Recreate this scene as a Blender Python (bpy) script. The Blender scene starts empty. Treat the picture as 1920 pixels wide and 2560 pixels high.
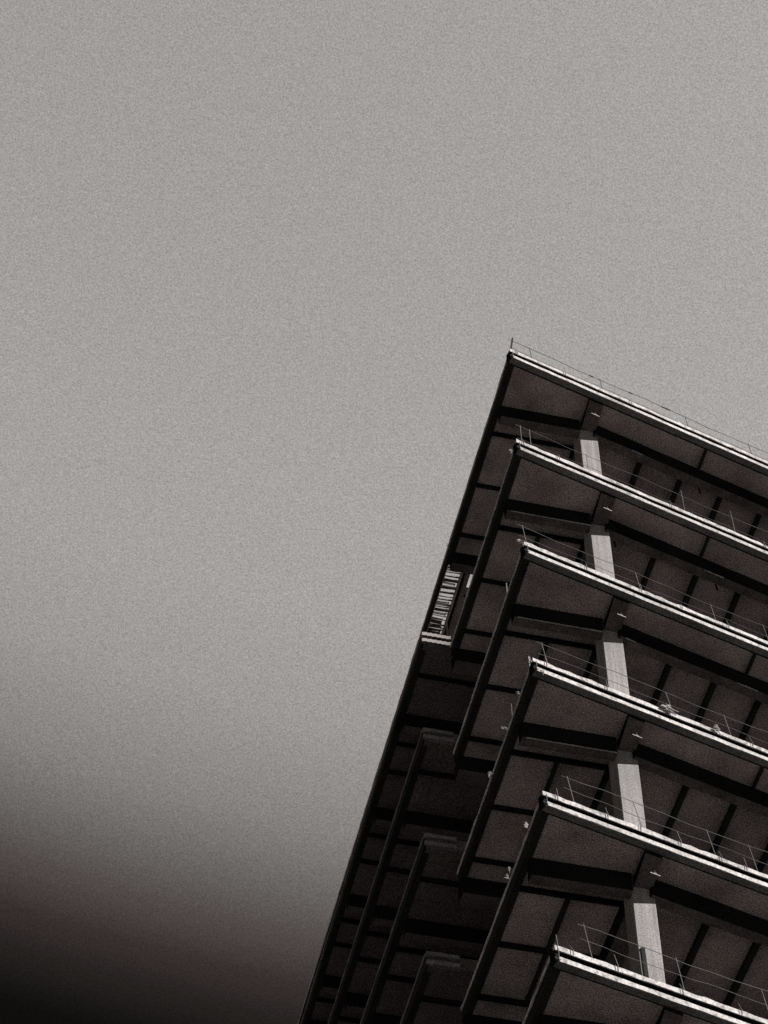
import bpy, bmesh, math, random
from mathutils import Vector, Matrix, Euler, noise

random.seed(7)
S = bpy.context.scene
COL = S.collection

# ------------------------------------------------------------------ camera
CAM_ROT = (2.481631, -0.0044557, -0.2191009)
CAM_LOC = (-8.4908, -25.8917, 1.61)
ROOF_Z = 42.6                      # top of the roof slab
cam_d = bpy.data.cameras.new("camera")
cam_d.sensor_fit = 'HORIZONTAL'
cam_d.sensor_width = 36.0
cam_d.lens = 5413.65 / 1920 * 36.0
cam_d.clip_start = 0.1
cam_d.clip_end = 6000
cam = bpy.data.objects.new("camera", cam_d)
cam.location = CAM_LOC
cam.rotation_euler = CAM_ROT
COL.objects.link(cam)
S.camera = cam

# ------------------------------------------------------------------ sun and sky
SUN_DIR = Vector((0.783, -0.83, 0.66)).normalized()      # towards the sun
SUN_EL = math.asin(SUN_DIR.z)
SUN_AZ = math.atan2(SUN_DIR.x, SUN_DIR.y)                 # clockwise from +Y
sun_d = bpy.data.lights.new("sun", 'SUN')
sun_d.energy = 2.35
sun_d.angle = math.radians(0.5)
sun_d.color = (1.0, 0.975, 0.95)
sun = bpy.data.objects.new("sun", sun_d)
sun.location = (30, -40, 60)
sun.rotation_euler = SUN_DIR.to_track_quat('Z', 'Y').to_euler()
COL.objects.link(sun)

W = bpy.data.worlds.new("World")
S.world = W
W.use_nodes = True
nt = W.node_tree
nt.nodes.clear()
N = nt.nodes.new
L = nt.links.new
out = N('ShaderNodeOutputWorld')
bg = N('ShaderNodeBackground')
bg.inputs['Strength'].default_value = 0.081
sky = N('ShaderNodeTexSky')
sky.sky_type = 'NISHITA'
sky.sun_disc = False
sky.sun_elevation = SUN_EL
sky.sun_rotation = SUN_AZ
bw = N('ShaderNodeSeparateColor')        # a monochrome picture: the blue-sensitive grey of the sky
L(sky.outputs['Color'], bw.inputs['Color'])
# the sky is an even grey overhead and darkens towards the horizon; the ring runs all round to cut light in shade
tc = N('ShaderNodeTexCoord')
VIEW = Euler(CAM_ROT).to_matrix() @ Vector((0, 0, -1))
UPV = Euler(CAM_ROT).to_matrix() @ Vector((0.22, 0.9755, 0.0)).normalized()
CAP = math.radians(40)
AX = VIEW * math.cos(CAP) + UPV * math.sin(CAP)          # centre of the bright cap, near the zenith
dot = N('ShaderNodeVectorMath'); dot.operation = 'DOT_PRODUCT'
dot.inputs[1].default_value = AX
L(tc.outputs['Generated'], dot.inputs[0])
ac = N('ShaderNodeMath'); ac.operation = 'ARCCOSINE'
L(dot.outputs['Value'], ac.inputs[0])
mr = N('ShaderNodeMapRange')
mr.inputs['From Min'].default_value = CAP
mr.inputs['From Max'].default_value = CAP + 0.30
L(ac.outputs['Value'], mr.inputs['Value'])
ramp = N('ShaderNodeValToRGB')
cr = ramp.color_ramp
cr.interpolation = 'LINEAR'
stops = [(0.0000, 1.0, 1, 1, 1),
         (0.0499, 0.9598, 1, 1, 1),
         (0.1002, 0.8206, 1, 1, 1),
         (0.1473, 0.5503, 1, 1, 0.99),
         (0.1724, 0.348, 1, 0.99, 0.98),
         (0.1958, 0.1819, 1.05, 0.94, 0.94),
         (0.2174, 0.0807, 1.12, 0.88, 0.89),
         (0.2339, 0.0415, 1.03, 0.93, 0.9),
         (0.2503, 0.0191, 1, 0.93, 0.86),
         (0.2576, 0.012, 1, 0.9, 0.82),
         (0.3000, 0.008, 1, .9, .82)]
while len(cr.elements) < len(stops):
    cr.elements.new(0.5)
for e, (d, v, r, g, b) in zip(cr.elements, stops):
    e.position = d / 0.30
for e, (d, v, r, g, b) in zip(cr.elements, stops):
    e.color = (v * r, v * g, v * b, 1)
L(mr.outputs['Result'], ramp.inputs['Fac'])
mul = N('ShaderNodeMix'); mul.data_type = 'RGBA'; mul.blend_type = 'MULTIPLY'
mul.inputs['Factor'].default_value = 1.0
L(bw.outputs['Blue'], mul.inputs['A'])
L(ramp.outputs['Color'], mul.inputs['B'])
# fine film grain added to the sky colour
nz = N('ShaderNodeTexNoise')
nz.inputs['Scale'].default_value = 1450.0
nz.inputs['Detail'].default_value = 1.0
L(tc.outputs['Generated'], nz.inputs['Vector'])
nm = N('ShaderNodeMapRange')
nm.inputs['From Min'].default_value = 0.25
nm.inputs['From Max'].default_value = 0.75
nm.inputs['To Min'].default_value = 0.74
nm.inputs['To Max'].default_value = 1.26
L(nz.outputs['Fac'], nm.inputs['Value'])
tint = N('ShaderNodeMix'); tint.data_type = 'RGBA'; tint.blend_type = 'MULTIPLY'
tint.inputs['Factor'].default_value = 1.0
tint.inputs['B'].default_value = (1.0, 0.948, 0.916, 1)
L(mul.outputs['Result'], tint.inputs['A'])
sc = N('ShaderNodeVectorMath'); sc.operation = 'SCALE'
L(tint.outputs['Result'], sc.inputs[0])
L(nm.outputs['Result'], sc.inputs['Scale'])
L(sc.outputs['Vector'], bg.inputs['Color'])
L(bg.outputs['Background'], out.inputs['Surface'])

S.view_settings.view_transform = 'Standard'
S.view_settings.look = 'None'
S.view_settings.exposure = 1.25
S.view_settings.gamma = 1.0
S.view_settings.use_curve_mapping = False
S.render.engine = 'CYCLES'
S.cycles.use_denoising = False
S.cycles.max_bounces = 8
S.cycles.diffuse_bounces = 5

# ------------------------------------------------------------------ materials
WARM = (1.0, 0.945, 0.915)

def mat(name, base, var=0.25, grain=0.25, grain_scale=22.0, stain_scale=0.9, stretch=(1, 1, 1), tint=None, rough=0.85, streak=0.0, dirt=0.0, spec=0.3, bump=0.15):
    """grey mineral surface: broad stains, fine grain, optional streaks and dirt speckles, in object space"""
    m = bpy.data.materials.new(name)
    m.use_nodes = True
    t = m.node_tree
    b = t.nodes['Principled BSDF']
    b.inputs['Roughness'].default_value = rough
    b.inputs['Specular IOR Level'].default_value = spec
    geo = t.nodes.new('ShaderNodeTexCoord')
    mp = t.nodes.new('ShaderNodeMapping')
    mp.inputs['Scale'].default_value = stretch
    t.links.new(geo.outputs['Object'], mp.inputs['Vector'])
    n1 = t.nodes.new('ShaderNodeTexNoise')
    n1.inputs['Scale'].default_value = stain_scale
    n1.inputs['Detail'].default_value = 6
    n1.inputs['Roughness'].default_value = 0.6
    t.links.new(mp.outputs['Vector'], n1.inputs['Vector'])
    n2 = t.nodes.new('ShaderNodeTexNoise')
    n2.inputs['Scale'].default_value = grain_scale
    n2.inputs['Detail'].default_value = 2
    t.links.new(geo.outputs['Object'], n2.inputs['Vector'])

    def rng(src, lo, hi, a=0.3, c=0.7):
        r = t.nodes.new('ShaderNodeMapRange')
        r.inputs['From Min'].default_value = a
        r.inputs['From Max'].default_value = c
        r.inputs['To Min'].default_value = lo
        r.inputs['To Max'].default_value = hi
        t.links.new(src, r.inputs['Value'])
        return r.outputs['Result']

    def times(p, q):
        r = t.nodes.new('ShaderNodeMath'); r.operation = 'MULTIPLY'
        t.links.new(p, r.inputs[0]); t.links.new(q, r.inputs[1])
        return r.outputs[0]
    v = times(rng(n1.outputs['Fac'], 1 - var, 1 + var), rng(n2.outputs['Fac'], 1 - grain, 1 + grain))
    if streak:
        mp2 = t.nodes.new('ShaderNodeMapping')
        mp2.inputs['Scale'].default_value = (14, 14, 0.5)
        t.links.new(geo.outputs['Object'], mp2.inputs['Vector'])
        n3 = t.nodes.new('ShaderNodeTexNoise')
        n3.inputs['Scale'].default_value = 1.0
        n3.inputs['Detail'].default_value = 3
        t.links.new(mp2.outputs['Vector'], n3.inputs['Vector'])
        v = times(v, rng(n3.outputs['Fac'], 1 - streak, 1 + streak * 0.6))
    if dirt:
        n4 = t.nodes.new('ShaderNodeTexNoise')
        n4.inputs['Scale'].default_value = 9.0
        n4.inputs['Detail'].default_value = 5
        t.links.new(geo.outputs['Object'], n4.inputs['Vector'])
        v = times(v, rng(n4.outputs['Fac'], 1 - dirt, 1.0, 0.33, 0.47))
    c = t.nodes.new('ShaderNodeVectorMath'); c.operation = 'SCALE'
    w = tint or WARM
    c.inputs[0].default_value = (base * w[0], base * w[1], base * w[2])
    t.links.new(v, c.inputs['Scale'])
    t.links.new(c.outputs['Vector'], b.inputs['Base Color'])
    bp = t.nodes.new('ShaderNodeBump')
    bp.inputs['Strength'].default_value = bump
    bp.inputs['Distance'].default_value = 0.01
    t.links.new(n2.outputs['Fac'], bp.inputs['Height'])
    t.links.new(bp.outputs['Normal'], b.inputs['Normal'])
    return m

M = {
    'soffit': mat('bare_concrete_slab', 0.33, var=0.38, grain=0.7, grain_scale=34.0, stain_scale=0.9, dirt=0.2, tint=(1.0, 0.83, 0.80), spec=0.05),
    'rear': mat('rear_block_shade_concrete', 0.125, var=0.3, grain=0.75, grain_scale=34.0, stain_scale=0.75, dirt=0.15, tint=(1.0, 0.85, 0.82), spec=0.05),  # darker than the front slabs: the lower-left fade put into the colour
    'column': mat('column_concrete', 0.31, var=0.14, grain=0.34, streak=0.2, stain_scale=1.0, grain_scale=34.0, dirt=0.05),
    'white': mat('painted_slab_edge', 0.50, var=0.28, grain=0.3, dirt=0.5, stain_scale=2.0),
    'edge': mat('shaded_rear_edge', 0.19, var=0.3, grain=0.25, dirt=0.3, stain_scale=2.5),  # rear edges darkened in colour to follow the same fade
    'beam': mat('black_steel_beam', 0.014, var=0.35, grain=0.3, rough=0.95, spec=0.0),
    'pale_underside': mat('lighter_beam_underside', 0.10, var=0.35, grain=0.4, tint=(1, .85, .82), rough=0.95, spec=0.05, stain_scale=2.0),
    'darkwire': mat('dark_steel', 0.035, var=0.3, grain=0.2),  # dark steel of the roof railing
    'arris': mat('pale_beam_edge', 0.34, var=0.35, grain=0.3, stain_scale=3.0),
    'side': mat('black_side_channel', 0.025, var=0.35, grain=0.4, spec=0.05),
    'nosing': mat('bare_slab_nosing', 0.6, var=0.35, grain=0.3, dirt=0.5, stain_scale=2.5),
    'band': mat('dark_edge_band', 0.15, var=0.35, grain=0.4, spec=0.05),
    'rib': mat('dark_ceiling_rib', 0.025, var=0.3, grain=0.3, spec=0.05),
    'wire': mat('galvanised_steel', 0.17, var=0.2, grain=0.2, rough=0.5, spec=0.5),
    'slat': mat('sun_streak_board', 0.20, var=0.4, grain=0.3),
    'dark_floor': mat('low_bounce_floor', 0.06, var=0.3, grain=0.3),  # unseen floor tops, coloured dark to cut bounced light
    'sky_reflector': mat('sky_reflector_metal', 0.82, var=0.08, grain=0.06, rough=0.28, stain_scale=5.0, bump=0.02),
    'lamp': mat('lamp_enamel', 0.75, var=0.05, grain=0.05, rough=0.4),
    'rag': mat('pale_cloth', 0.38, var=0.25, grain=0.2, stain_scale=6.0),
    'plank': mat('dark_timber', 0.012, var=0.3, grain=0.3),
    'ground': mat('pale_gravel', 0.14, var=0.25, grain=0.3, stain_scale=0.12, grain_scale=9.0),
    'paving': mat('low_bounce_paving', 0.05, var=0.25, grain=0.25, stain_scale=0.5),
}

M['sky_reflector'].node_tree.nodes['Principled BSDF'].inputs['Metallic'].default_value = 1.0

# ------------------------------------------------------------------ mesh helpers
def link(name, bm, m, parent=None, smooth=False):
    bmesh.ops.recalc_face_normals(bm, faces=bm.faces)
    me = bpy.data.meshes.new(name)
    bm.to_mesh(me)
    bm.free()
    me.materials.append(M[m])
    if smooth:
        for p in me.polygons:
            p.use_smooth = True
    o = bpy.data.objects.new(name, me)
    COL.objects.link(o)
    o.parent = parent
    return o

def tag(o, label=None, cat=None, group=None, kind=None):
    if label: o['label'] = label
    if cat: o['category'] = cat
    if group: o['group'] = group
    if kind: o['kind'] = kind
    return o

def prism(bm, poly, z0, z1):
    lo = [bm.verts.new((x, y, z0)) for x, y in poly]
    hi = [bm.verts.new((x, y, z1)) for x, y in poly]
    n = len(poly)
    bm.faces.new(lo[::-1]); bm.faces.new(hi)
    for i in range(n):
        bm.faces.new((lo[i], lo[(i + 1) % n], hi[(i + 1) % n], hi[i]))

def box(bm, x0, x1, y0, y1, z0, z1):
    prism(bm, [(x0, y0), (x1, y0), (x1, y1), (x0, y1)], z0, z1)

def strip(bm, p, q, width, z0, z1, step=0.35, jit=0.004, rough_top=0.0, m0=0.0, m1=0.0):
    """bar along the slab edge p->q, its outer face on the line p-q, its body `width` to the left of it,
    with the slightly uneven arrises of a cast edge; m0, m1 pull the inner end points along the bar (mitres)"""
    p = Vector((p[0], p[1], 0)); q = Vector((q[0], q[1], 0))
    d = (q - p); ln = d.length; d.normalize()
    nrm = Vector((-d.y, d.x, 0))
    k = max(1, int(ln / step))
    rows = []
    for i in range(k + 1):
        f = i / k
        a = p + d * (ln * f)
        b = a + nrm * width + d * (m0 * (1 - f) + m1 * f if i in (0, k) else 0)
        j = [random.uniform(-jit, jit) for _ in range(4)]
        rt = abs(random.gauss(0, rough_top)) if rough_top else 0
        rows.append([bm.verts.new((a.x - nrm.x * j[0], a.y - nrm.y * j[0], z0 + j[1])),
                     bm.verts.new((a.x - nrm.x * j[2], a.y - nrm.y * j[2], z1 + j[3] + rt)),
                     bm.verts.new((b.x, b.y, z1)), bm.verts.new((b.x, b.y, z0))])
    for r, s in zip(rows, rows[1:]):
        for i in range(4):
            bm.faces.new((r[i], s[i], s[(i + 1) % 4], r[(i + 1) % 4]))
    bm.faces.new(rows[0]); bm.faces.new(rows[-1][::-1])

def tube(bm, pts, r, n=6, r1=None):
    rings = []
    for i, p in enumerate(pts):
        p = Vector(p)
        a = Vector(pts[max(0, i - 1)]); b = Vector(pts[min(len(pts) - 1, i + 1)])
        d = (b - a).normalized()
        u = d.orthogonal().normalized(); w = d.cross(u)
        rr = r if r1 is None else r + (r1 - r) * i / max(1, len(pts) - 1)
        rings.append([bm.verts.new(p + (u * math.cos(t) + w * math.sin(t)) * rr) for t in [2 * math.pi * j / n for j in range(n)]])
    for a, b in zip(rings, rings[1:]):
        for i in range(n):
            bm.faces.new((a[i], a[(i + 1) % n], b[(i + 1) % n], b[i]))
    bm.faces.new(rings[0][::-1]); bm.faces.new(rings[-1])

T = 0.2535818                       # angle of the street front to the grid
CT, ST = math.cos(T), math.sin(T)
TT = math.tan(T)
def fr(s, c):                       # along the front, inward from it -> x, y
    return (s * CT - c * ST, s * ST + c * CT)

# ------------------------------------------------------------------ ground
bm = bmesh.new()
v = [bm.verts.new(p) for p in ((-2500, -2500, 0), (2500, -2500, 0), (2500, 2500, 0), (-2500, 2500, 0))]
bm.faces.new(v)
tag(link('ground', bm, 'ground'), 'pale gravel ground around the yard', 'ground', kind='structure')
bm = bmesh.new()
prism(bm, [(-32, -22), (30, -12), (30, 60), (-32, 60)], 0.004, 0.12)  # unseen; dark tone dims the light bounced to lower floors
tag(link('yard_pavement', bm, 'paving'), 'unseen dark yard under the building, added to lessen bounced light', 'yard', kind='structure')

# ------------------------------------------------------------------ the building
B = bpy.data.objects.new('concrete_building', None)
COL.objects.link(B)
B.location = (0, 0, 0)
tag(B, 'unfinished concrete frame building with open floors, black beams and pale slab edges', 'building')

LEN = 24.0                          # length of the front
TH = 0.31                           # slab thickness
H = 3.5
HR = 3.17                           # storey of the rear block
NL = 12
G = 0.07                            # depth of the groove in the edge

def dark_floor(o):
    o.data.materials.append(M['dark_floor'])
    for p in o.data.polygons:
        if p.normal.z > 0.9:
            p.material_index = 1
    return o

def slab_body(name, poly, zt, parent, holes=None):
    bm = bmesh.new()
    prism(bm, poly, zt - TH + 0.004, zt - 0.003)
    return dark_floor(link(name, bm, 'soffit', parent))

def front_strip(parent, zt, s0=0.0):
    bm = bmesh.new()
    strip(bm, fr(s0, 0), fr(LEN, 0), 0.022, zt - 0.09, zt, rough_top=0.010, step=0.16, jit=0.006)
    link('upper_edge_strip', bm, 'white', parent)
    bm = bmesh.new()
    strip(bm, fr(0.085, 0), fr(LEN, 0), 0.022, zt - TH, zt - 0.215, step=0.3)
    link('lower_edge_strip', bm, 'white', parent)
    bm = bmesh.new()               # black channel behind the strips; the groove's shade put into colour
    strip(bm, fr(0.02, 0.024), fr(LEN, 0.024), 0.17, zt - 0.098, zt - 0.004, jit=0.001, step=3)
    strip(bm, fr(0.02, 0.15), fr(LEN, 0.15), 0.044, zt - 0.213, zt - 0.100, jit=0.001, step=3)
    strip(bm, fr(0.02, 0.024), fr(LEN, 0.024), 0.17, zt - TH + 0.004, zt - 0.215, jit=0.001, step=3)
    link('edge_channel', bm, 'beam', parent)
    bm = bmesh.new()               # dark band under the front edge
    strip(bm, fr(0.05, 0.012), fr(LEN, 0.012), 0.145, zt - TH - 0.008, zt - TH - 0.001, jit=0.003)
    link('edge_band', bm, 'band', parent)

def left_strip(parent, zt, x, y0, y1, flare=0.0, m='nosing'):
    bm = bmesh.new()
    strip(bm, (x + flare * y1, y1), (x + flare * y0, y0 + 0.02), G, zt - 0.06, zt - 0.002, rough_top=0.01, step=0.25, jit=0.006)
    link('side_edge_strip', bm, m, parent)
    bm = bmesh.new()
    strip(bm, (x + 0.02 + flare * y1, y1), (x + 0.02 + flare * y0, y0 + 0.06), 0.05, zt - TH, zt - 0.062, jit=0.004)
    for a, b in ([(y0 + 0.2, y1)] if flare == 0 else [(y0 + 0.2, 6.19), (8.92, y1)]):
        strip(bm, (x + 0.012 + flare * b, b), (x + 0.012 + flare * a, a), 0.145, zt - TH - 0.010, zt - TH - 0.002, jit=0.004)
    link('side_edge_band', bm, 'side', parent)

def pale_underside(o):  # downward faces get a lighter colour than the sides
    o.data.materials.append(M['pale_underside'])
    for p in o.data.polygons:
        if p.normal.z < -0.9:
            p.material_index = 1
    return o

def bar(name, m, parent, x0, x1, y0, y1, z0, z1, taper=0.0):
    bm = bmesh.new()
    j = lambda a: a + random.uniform(-0.004, 0.004)
    box(bm, j(x0), j(x1), j(y0), j(y1), z0 + random.uniform(0, 0.006), z1)
    o = link(name, bm, m, parent)
    return pale_underside(o) if name.endswith('beam') else o

def beams_main(parent, zt, k):
    zs = zt - TH + 0.006            # soffit
    # cross beam from the left edge to the corner column
    b = bar('cross_beam', 'beam', parent, 0.125, 1.995, 1.36, 1.60, zt - 0.72, zs)
    if k in (1, 2, 3):  # pale strip painted as the lit bottom edge of the beam
        bm = bmesh.new()
        strip(bm, (0.2, 1.352), (1.98, 1.352), 0.02, zt - 0.732, zt - 0.722, jit=0.003, step=0.15)
        link('beam_arris', bm, 'arris', parent)
    # beam behind the front edge
    bm = bmesh.new()
    p0, p1 = fr(2.63, 0.75), fr(LEN - 0.5, 0.75)
    strip(bm, p0, p1, 0.23, zt - 0.72, zs, jit=0.004, step=0.8)
    pale_underside(link('edge_beam', bm, 'beam', parent))
    # beam on the column line, running back
    bar('long_beam', 'beam', parent, 2.04, 2.40, 1.92, 5.80, zt - 0.70, zs)
    # cantilever arm from the column to the front edge: tapered underside
    bm = bmesh.new()
    xs = (2.05, 2.39)
    vs = []
    for x in xs:
        yf = x * TT + 0.17
        vs.append([bm.verts.new(c) for c in ((x, yf, zs), (x, 1.465, zs), (x, 1.465, zt - 0.53), (x, yf + 0.5, zt - 0.50), (x, yf, zt - TH - 0.09))])
    a, c = vs
    bm.faces.new(a); bm.faces.new(c[::-1])
    for i in range(5):
        bm.faces.new((a[i], a[(i + 1) % 5], c[(i + 1) % 5], c[i]))
    arm_ = link('cantilever_arm', bm, 'beam', parent)
    arm_.data.materials.append(M['pale_underside'])
    for p in arm_.data.polygons:
        if p.normal.z < -0.5:
            p.material_index = 1
    # second beam at the back of the front block
    bar('cross_beam', 'beam', parent, 0.06, 2.9, 5.78, 6.17 if k else 6.03, zt - 0.74, zs)
    # ceiling ribs
    for y in (2.10, 3.63, 5.16):
        bar('ceiling_rib', 'beam', parent, 0.13, 2.035, y, y + 0.06, zt - TH - 0.11, zs)
    for y0, y1 in ((2.16, 3.62), (3.70, 5.15)):
        bar('ceiling_rib', 'rib', parent, 1.02, 1.09, y0, y1, zt - TH - 0.10, zs)
    x = 3.63
    while x < 15:
        yb = (0.98 + x * ST) / CT
        bar('ceiling_rib', 'rib', parent, x, x + 0.10, yb + 0.01, yb + 5.0, zt - TH - 0.13, zs)
        x += 1.07
    # thin ribs across the cantilever
    for x in ((5.06, 10.9), (4.67, 10.5), (5.31, 11.2), (4.95, 9.9), (5.1, 10.8), (4.9, 10))[min(k, 5)]:
        bm = bmesh.new()
        a0 = x * TT + 0.165; a1 = x * TT + 0.775
        prism(bm, [(x, a0), (x + 0.05, a0 + 0.013), (x + 0.05, a1 + 0.013), (x, a1)], zt - TH - 0.085, zs)
        link('ceiling_rib', bm, 'rib', parent)

def colbox(name, x, y, z0, z1, parent):
    bm = bmesh.new()
    w = 0.43
    box(bm, x, x + w, y, y + 0.46, z0, z1)
    bmesh.ops.bevel(bm, geom=[e for e in bm.edges if abs(e.verts[0].co.z - e.verts[1].co.z) > 1], offset=0.012, segments=1, affect='EDGES')
    return link(name, bm, 'column', parent)

slabs = []
for k in range(NL):
    zt = ROOF_Z - H * k
    if k == 0:
        # roof slab, with two openings added near the left edge to imitate a sunlit patch
        fl = -0.0042
        bm = bmesh.new()
        z0, z1 = zt - TH + 0.004, zt - 0.003
        E1 = (G, 0.012)
        prism(bm, [(0.075, 0.228), (LEN - .3, (LEN - .3) * TT + 0.209), (LEN - .3, 26), (1.02, 26), (1.02, 6.20), (0.06, 6.20)], z0, z1)
        prism(bm, [(0.045, 6.203), (0.075, 6.203), (-0.01, 26), (-0.035, 26)], z0, z1)         # strip outside the opening
        prism(bm, [(0.48, 6.203), (0.66, 6.203), (0.66, 8.9), (0.48, 8.9)], z0, z1)
        prism(bm, [(0.663, 7.10), (1.017, 7.10), (1.017, 8.9), (0.663, 8.9)], z0, z1)
        prism(bm, [(0.08, 8.903), (1.017, 8.903), (1.017, 26), (0.02, 26)], z0, z1)
        o = dark_floor(link('roof_slab', bm, 'soffit', B))
        yb = 26
    else:
        poly = [(0.075, 0.228), (LEN - .3, (LEN - .3) * TT + 0.209), (LEN - .3, 26), (3.02, 26), (3.02, 6.02), (0.06, 6.02)]
        o = slab_body('floor_slab', poly, zt, B)
        fl = 0.0
        yb = 6.02
    slabs.append(o)
    front_strip(o, zt)
    left_strip(o, zt, 0.0, 0.0, yb, fl)
    if k < 7:
        beams_main(o, zt, k)
    else:
        bar('cross_beam', 'beam', o, 0.125, 1.995, 1.36, 1.60, zt - 0.72, zt - TH + 0.006)
        bm = bmesh.new()
        strip(bm, fr(2.63, 0.75), fr(LEN - 0.5, 0.75), 0.23, zt - 0.72, zt - TH + 0.006, step=3)
        link('edge_beam', bm, 'beam', o)
    # columns of this storey
    zb = (zt - H) if k < NL - 1 else 0.12
    zc = zt - TH + 0.004
    for i in range(4):
        x = 2.0 + 6.6 * i
        if x > LEN - 1: break
        y = 1.47 if i == 0 else (0.92 + x * ST) / CT
        colbox('column', x, y, zb - 0.003, zc, B)
    if k == 0:                     # dark trimmers added round these openings to cover sunlit edges
        bar('cover_trimmer', 'beam', slabs[0], 0.665, 1.015, 7.04, 7.095, zt - TH - 0.02, zt - 0.001)
        bar('cover_trimmer', 'beam', slabs[0], 0.482, 0.53, 6.25, 8.88, zt - TH - 0.03, zt - TH + 0.003)
    for x in (8.6, 15.2):
        colbox('column', x, 11.0, zb, zc, B)

# boards added over the opening; sky gaps imitate streaks of reflected sunlight
y = 6.215
while y < 8.86:
    w = random.choice((0.015, 0.02, 0.03, 0.04, 0.06))
    gap = random.choice((0.01, 0.015, 0.02, 0.03, 0.05, 0.08)) * (1.0 if y < 8.1 else 0.5)
    bm = bmesh.new()
    a = random.uniform(-0.02, 0.02)
    z = ROOF_Z - 0.06 - random.uniform(0, 0.03)
    x1 = 0.475 - random.choice((0, 0, 0.0, 0.05, 0.09))
    prism(bm, [(0.072, y), (x1, y + a), (x1, min(y + a + w, 8.89)), (0.072, min(y + w, 8.89))], z - 0.022, z)
    link('sun_streak_slat', bm, 'slat', slabs[0])
    y += w + gap

# rear block: floors at a storey of their own
for k in range(1, 13):
    zt = ROOF_Z - HR * k
    bm = bmesh.new()
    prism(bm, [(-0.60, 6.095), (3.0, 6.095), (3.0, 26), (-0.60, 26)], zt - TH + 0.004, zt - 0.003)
    o = dark_floor(link('rear_floor_slab', bm, 'rear', B))
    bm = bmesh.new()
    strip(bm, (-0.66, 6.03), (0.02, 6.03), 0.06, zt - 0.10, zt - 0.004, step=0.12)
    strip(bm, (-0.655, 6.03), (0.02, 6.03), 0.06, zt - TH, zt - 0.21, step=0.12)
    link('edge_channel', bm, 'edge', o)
    if k == 1:                     # metal sheets added and tilted to mirror the sky like a sunlit edge
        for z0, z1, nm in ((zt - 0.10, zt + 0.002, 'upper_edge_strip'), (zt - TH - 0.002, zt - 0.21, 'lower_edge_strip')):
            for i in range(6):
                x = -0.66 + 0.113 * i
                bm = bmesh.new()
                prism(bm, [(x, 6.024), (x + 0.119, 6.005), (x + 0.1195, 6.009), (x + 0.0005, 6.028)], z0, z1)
                link(nm, bm, 'sky_reflector', o)
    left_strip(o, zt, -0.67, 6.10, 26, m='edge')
    if k < 8:
        zs = zt - TH + 0.006
        bm = bmesh.new()
        strip(bm, (-0.52, 6.04), (0.05, 6.04), 0.1, zt - TH - 0.010, zt - TH - 0.002)
        link('edge_band', bm, 'band', o)
        for i in range(6):
            y = 7.0 + 3.2 * i
            bar('ceiling_rib', 'beam', o, -0.53, 2.9, y, y + 0.06, zt - TH - 0.11, zs)
            bar('cross_beam', 'beam', o, -0.53, 2.9, y + 1.33, y + 1.56, zt - 0.72, zs)
            bar('ceiling_rib', 'beam', o, -0.53, 2.9, y + 2.25, y + 2.31, zt - TH - 0.11, zs)

# ------------------------------------------------------------------ railings: steel posts with two wires
RAILS = {   # level: tall post tops (along the front), lean along the front, short clamps on the edge
    0: ([0.34, 0.78, 2.67, 5.02, 6.80, 8.6, 10.4], -0.10, [0.20, 1.45, 3.2]),
    1: ([0.36, 0.59, 2.03, 4.51, 5.83, 7.6, 9.5], -0.02, [0.18, 1.05, 3.88, 6.3]),
    2: ([0.22, 2.93, 4.78, 6.10, 8.0], -0.16, [1.45, 2.75, 3.72, 4.85]),
    3: ([0.46, 3.27, 4.62, 6.2, 7.8], -0.18, [0.30, 1.62, 3.0, 4.9]),
    4: ([0.78, 2.17, 3.75, 4.67, 6.4], -0.22, [0.30, 1.32, 2.0, 2.84, 3.7, 4.23]),
    5: ([0.85, 2.67, 4.4, 6.1], -0.16, [0.06, 0.35, 1.2, 2.45, 3.6]),
}
INS = 0.37
def rail_wire(z, s0, s1, sag, r):
    bm = bmesh.new()
    pts = []
    n = 28
    for i in range(n + 1):
        s = s0 + (s1 - s0) * i / n
        x, y = fr(s, INS)
        pts.append((x, y, z + 0.02 * math.sin(s * 1.9 + sag) - 0.015 + 0.012 * math.sin(s * 5.3 + sag * 3)))
    tube(bm, pts, r, 5)
    return bm
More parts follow.
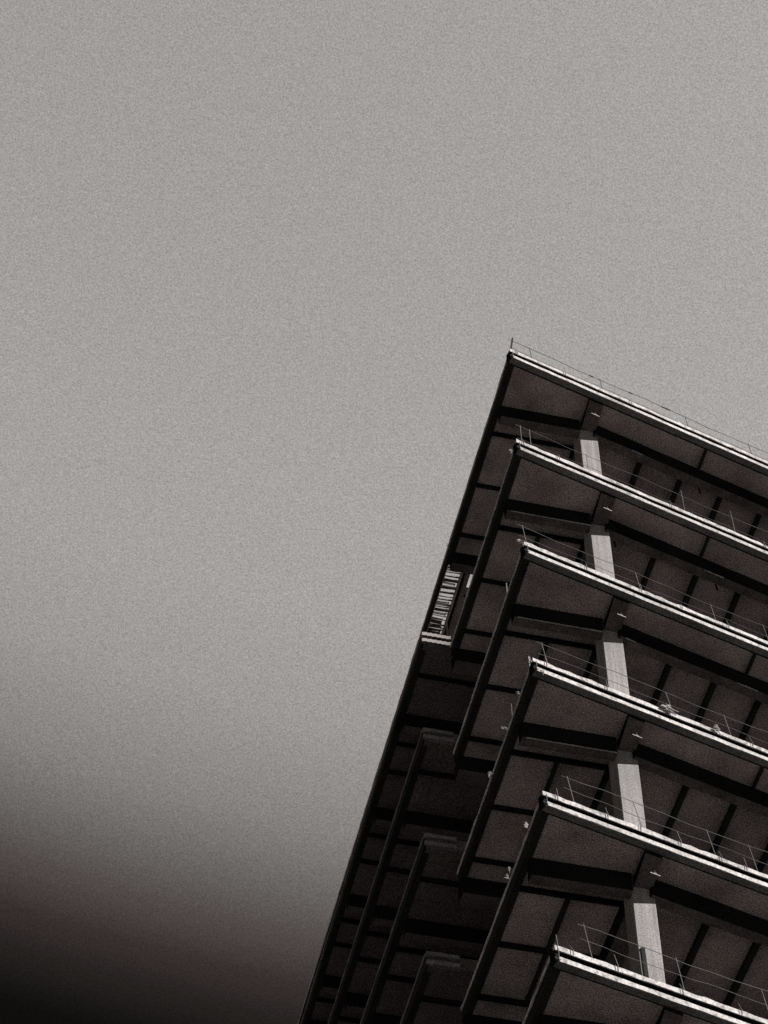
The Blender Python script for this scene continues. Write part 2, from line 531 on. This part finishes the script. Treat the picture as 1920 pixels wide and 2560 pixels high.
for k, (tops, lean, clamps) in RAILS.items():
    zt = ROOF_Z - H * k
    ztop = {1: 1.16}.get(k, 1.04)
    rail = link('railing', rail_wire(zt + ztop, tops[0] - 0.12, 13.0, k, 0.006), 'wire' if k else 'darkwire', B)
    link('mid_wire', rail_wire(zt + 0.72, tops[0] - 0.1, 13.0, k + 2, 0.005), 'wire', rail)
    for i, s in enumerate(tops):
        ln = lean * random.uniform(0.8, 1.15)
        if k == 0 and i == 0: ln = 0.16
        if k == 1 and i > 2: ln = -0.03
        h = ztop + random.uniform(-0.01, 0.04) + (0.12 if (k == 0 and i == 0) else 0)
        if k == 1 and i > 2: h = 1.36
        x0, y0 = fr(s - ln, INS); x1, y1 = fr(s, INS)
        bm = bmesh.new()
        tube(bm, [(x0, y0, zt - 0.002), (x1, y1, zt + h)], 0.0075 if not (k == 0 and i == 0) else 0.022, 6)
        link('post', bm, 'wire' if k else 'darkwire', rail)
    for s in clamps:
        bm = bmesh.new()
        x0, y0 = fr(s, -0.012); x1, y1 = fr(s + random.uniform(-.02, .03), 0.05)
        tube(bm, [(x0, y0, zt - 0.09), (x0, y0, zt + 0.02), (x1, y1, zt + random.uniform(0.14, 0.30))], 0.006, 5)
        x2, y2 = fr(s - 0.05, -0.012)
        tube(bm, [(x2, y2, zt - 0.09), (x2, y2, zt + 0.015)], 0.005, 5)
        link('edge_clamp', bm, 'wire', rail)
    # end plate wire between the two strips at the corner
    bm = bmesh.new()
    xa, ya = fr(0.07, -0.006)
    tube(bm, [(xa, ya, zt - 0.06), (xa + 0.004, ya, zt - 0.30)], 0.007, 5)
    xb, yb2 = fr(-0.01, -0.006)
    tube(bm, [(xb, yb2, zt - 0.262), (xa + 0.03, ya, zt - 0.285)], 0.006, 5)
    link('corner_wire', bm, 'wire', rail)
# wire sleeves on the roof railing
for s_ in (2.44, 3.52, 4.48):
    bm = bmesh.new()
    w_ = 0.05 if s_ < 4 else 0.13
    zz = ROOF_Z + 1.04 + 0.02 * math.sin(s_ * 1.9) - 0.015 + 0.012 * math.sin(s_ * 5.3)
    tube(bm, [(*fr(s_ - w_, INS), zz), (*fr(s_ + w_, INS), zz + 0.008)], 0.014, 6)
    link('wire_sleeve', bm, 'darkwire', B)
# cut rebar stubs and short pale strips on the beams behind the front
for k_, s_, c_ in ((0, 5.57, 1.0), (1, 5.57, 1.02), (2, 6.9, 1.0), (1, 2.95, 0.99)):
    bm = bmesh.new()
    x, y = fr(s_, c_)
    zz = ROOF_Z - H * k_ - 0.72
    tube(bm, [(x, y, zz + 0.04), (x + 0.015, y + 0.02, zz - 0.07), (x + 0.04, y + 0.05, zz - 0.11)], 0.02, 6)
    link('rebar_stub', bm, 'beam', slabs[k_])
for k_, s0, s1 in ((2, 5.45, 5.95), (2, 2.75, 3.0), (1, 5.1, 5.6), (0, 3.6, 3.9)):
    bm = bmesh.new()
    strip(bm, fr(s0, 0.742), fr(s1, 0.742), 0.02, ROOF_Z - H * k_ - 0.735, ROOF_Z - H * k_ - 0.722, jit=0.003, step=0.1)
    link('beam_arris', bm, 'arris', slabs[k_])
# posts on the left-hand edges
bm = bmesh.new()
tube(bm, [(-0.04, 6.10, ROOF_Z - HR - 0.002), (-0.03, 6.10, ROOF_Z - HR + 0.62)], 0.014, 6)
link('side_post', bm, 'wire', B)
bm = bmesh.new()
tube(bm, [(0.03, 1.46, ROOF_Z - 2 * H - 0.002), (0.025, 1.45, ROOF_Z - 2 * H + 0.40)], 0.014, 6)
link('side_post', bm, 'wire', B)
bm = bmesh.new()
tube(bm, [(0.03, 1.62, ROOF_Z - 3 * H - 0.002), (0.0, 1.55, ROOF_Z - 3 * H + 0.36)], 0.008, 6)
link('side_post', bm, 'wire', B)

# ------------------------------------------------------------------ lamps under the cantilever arms
ORD = ['highest', 'second highest', 'middle', 'second lowest', 'lowest']
for k in range(5):
    zt = ROOF_Z - H * k
    e = bpy.data.objects.new('tube_lamp', None)
    COL.objects.link(e)
    x, y = 2.22 + 0.012 * k, 0.895 + 0.006 * k
    e.location = (x, y, zt - TH - 0.36)
    e.rotation_euler = (0, 0, T)
    tag(e, '%s of the five small white tube lamps under the arms by the column' % ORD[k], 'lamp', 'tube lamps under the slab arms')
    bm = bmesh.new()
    tube(bm, [(-0.105, 0, 0), (0.105, 0, 0)], 0.007, 8)
    t_ = link('tube', bm, 'lamp', e)
    bm = bmesh.new()
    tube(bm, [(0.0, 0, 0.006), (0.0, 0, 0.10)], 0.003, 6)
    box(bm, -0.03, 0.03, -0.012, 0.012, 0.012, 0.022)
    link('bracket', bm, 'wire', e)

# ------------------------------------------------------------------ rags and scraps caught on the edges
def rag(loc, size, label, seed, tails=2, stretch=(1, 1, 1), rz=0.0):
    bm = bmesh.new()
    bmesh.ops.create_icosphere(bm, subdivisions=3, radius=1.0)
    for v_ in bm.verts:
        p = v_.co * 1.3 + Vector((seed * 3.1, seed * 1.7, seed))
        d = 0.35 + 1.3 * abs(noise.noise(p * 1.3)) + 0.9 * noise.noise(p * 2.9)
        c = v_.co * d
        v_.co = Vector((c.x * size * stretch[0], c.y * size * stretch[1], c.z * size * stretch[2]))
    rnd = random.Random(seed)
    for i in range(tails):
        a = rnd.uniform(0, 6.28)
        p0 = Vector((math.cos(a) * size * 0.4 * stretch[0], math.sin(a) * size * .2 * stretch[1], 0))
        pts = [p0]
        d = Vector((rnd.uniform(-1, 1), rnd.uniform(-.4, .1), rnd.uniform(-1.2, -.2))).normalized()
        for j in range(4):
            d = (d + Vector((rnd.uniform(-.5, .5), rnd.uniform(-.3, .3), rnd.uniform(-.5, .3)))).normalized()
            pts.append(pts[-1] + d * size * 0.75)
        tube(bm, pts, size * 0.28, 6, size * 0.07)
    o = link('rag', bm, 'rag', None, smooth=False)
    o.location = loc
    o.rotation_euler = (0, 0, rz)
    tag(o, label, 'rag', 'pale rags caught on the slab edges')
    return o

def at(k, s, c, z):
    x, y = fr(s, c)
    return (x, y, ROOF_Z - H * k + z)
rag(at(3, 2.95, -0.05, 0.02), 0.085, 'largest pale rag, knotted over a front slab edge right of the column', 3, 4, (1.5, .8, 1.1), T)
rag(at(3, 4.03, -0.06, -0.02), 0.06, 'smaller pale rag on the same front edge, right of the knotted one', 5, 3, (1.0, .8, 1.3), T)
rag(at(2, -0.10, 0.02, -0.03), 0.055, 'curled pale rag hanging from the corner of the third slab from the top', 8, 4, (.9, .8, 1.5))
rag(at(3, -0.06, 0.03, -0.08), 0.045, 'long narrow rag hanging down the corner of the fourth slab from the top', 11, 2, (.55, .6, 3.2))
rag(at(3, 0.17, -0.03, -0.33), 0.035, 'small scrap under the lower white strip close to a slab corner', 13, 2, (1.2, .6, .9), T)
def side(k, y, z, size, label, seed, st=(1, 1, 1), tails=1):
    rag((-0.015, y, ROOF_Z - H * k + z), size, label, seed, tails, st)
side(1, 0.42, 0.16, 0.035, 'pale scrap left of the corner of the second slab from the top', 21, (1.4, .8, 1))
side(3, 1.03, 0.12, 0.035, 'round pale scrap on the side edge just left of the fourth corner', 23)
side(3, 2.02, 0.16, 0.03, 'slanted bar-shaped scrap on the side edge below the round one', 25, (2.4, .8, .9), 0)
side(3, 3.22, 0.10, 0.04, 'crumpled pale scrap low on the side edge of the fourth slab', 27, (1, .8, 1.4), 2)
side(0, 5.90, 0.06, 0.045, 'bright scrap on the left edge of the roof against the sky', 29, (.6, .8, 1.3))
side(4, 1.04, 0.16, 0.04, 'pale scrap on the side edge just left of the fifth corner', 31, (.9, .8, 1.5), 2)
side(4, 2.24, 0.20, 0.035, 'upper of two scraps low on the side edge of the fifth slab', 33, (.9, .8, 1.2), 1)
side(4, 2.40, 0.14, 0.032, 'lower of two scraps low on the side edge of the fifth slab', 35, (.7, .8, 1.8), 2)
rag(at(1, 4.83, 0.03, 0.03), 0.04, 'flat pale scrap lying on the second slab edge at the right', 37, 0, (2.2, 1, .9), T)

# plank leaning on the lowest column in view
bm = bmesh.new()
box(bm, -0.035, 0.04, -0.03, 0.0, 0.0, 1.55)
o = link('plank', bm, 'plank')
o.location = (2.075, 1.40, ROOF_Z - 5 * H + 0.002)
o.rotation_euler = (math.radians(-2.4), 0, math.radians(2))
tag(o, 'dark plank leaning on the sunlit face of the lowest column', 'plank')
bm = bmesh.new()
tube(bm, [(0, 0, 0), (0, 0.05, 1.45)], 0.011, 6)
o = link('plank_lit_edge', bm, 'wire')  # pale rod added as the lit edge of the plank
o.location = (2.005, 1.40, ROOF_Z - 5 * H + 0.002)
tag(o, 'thin pale rod added for the lit left edge of the plank at the lowest column', 'rod')
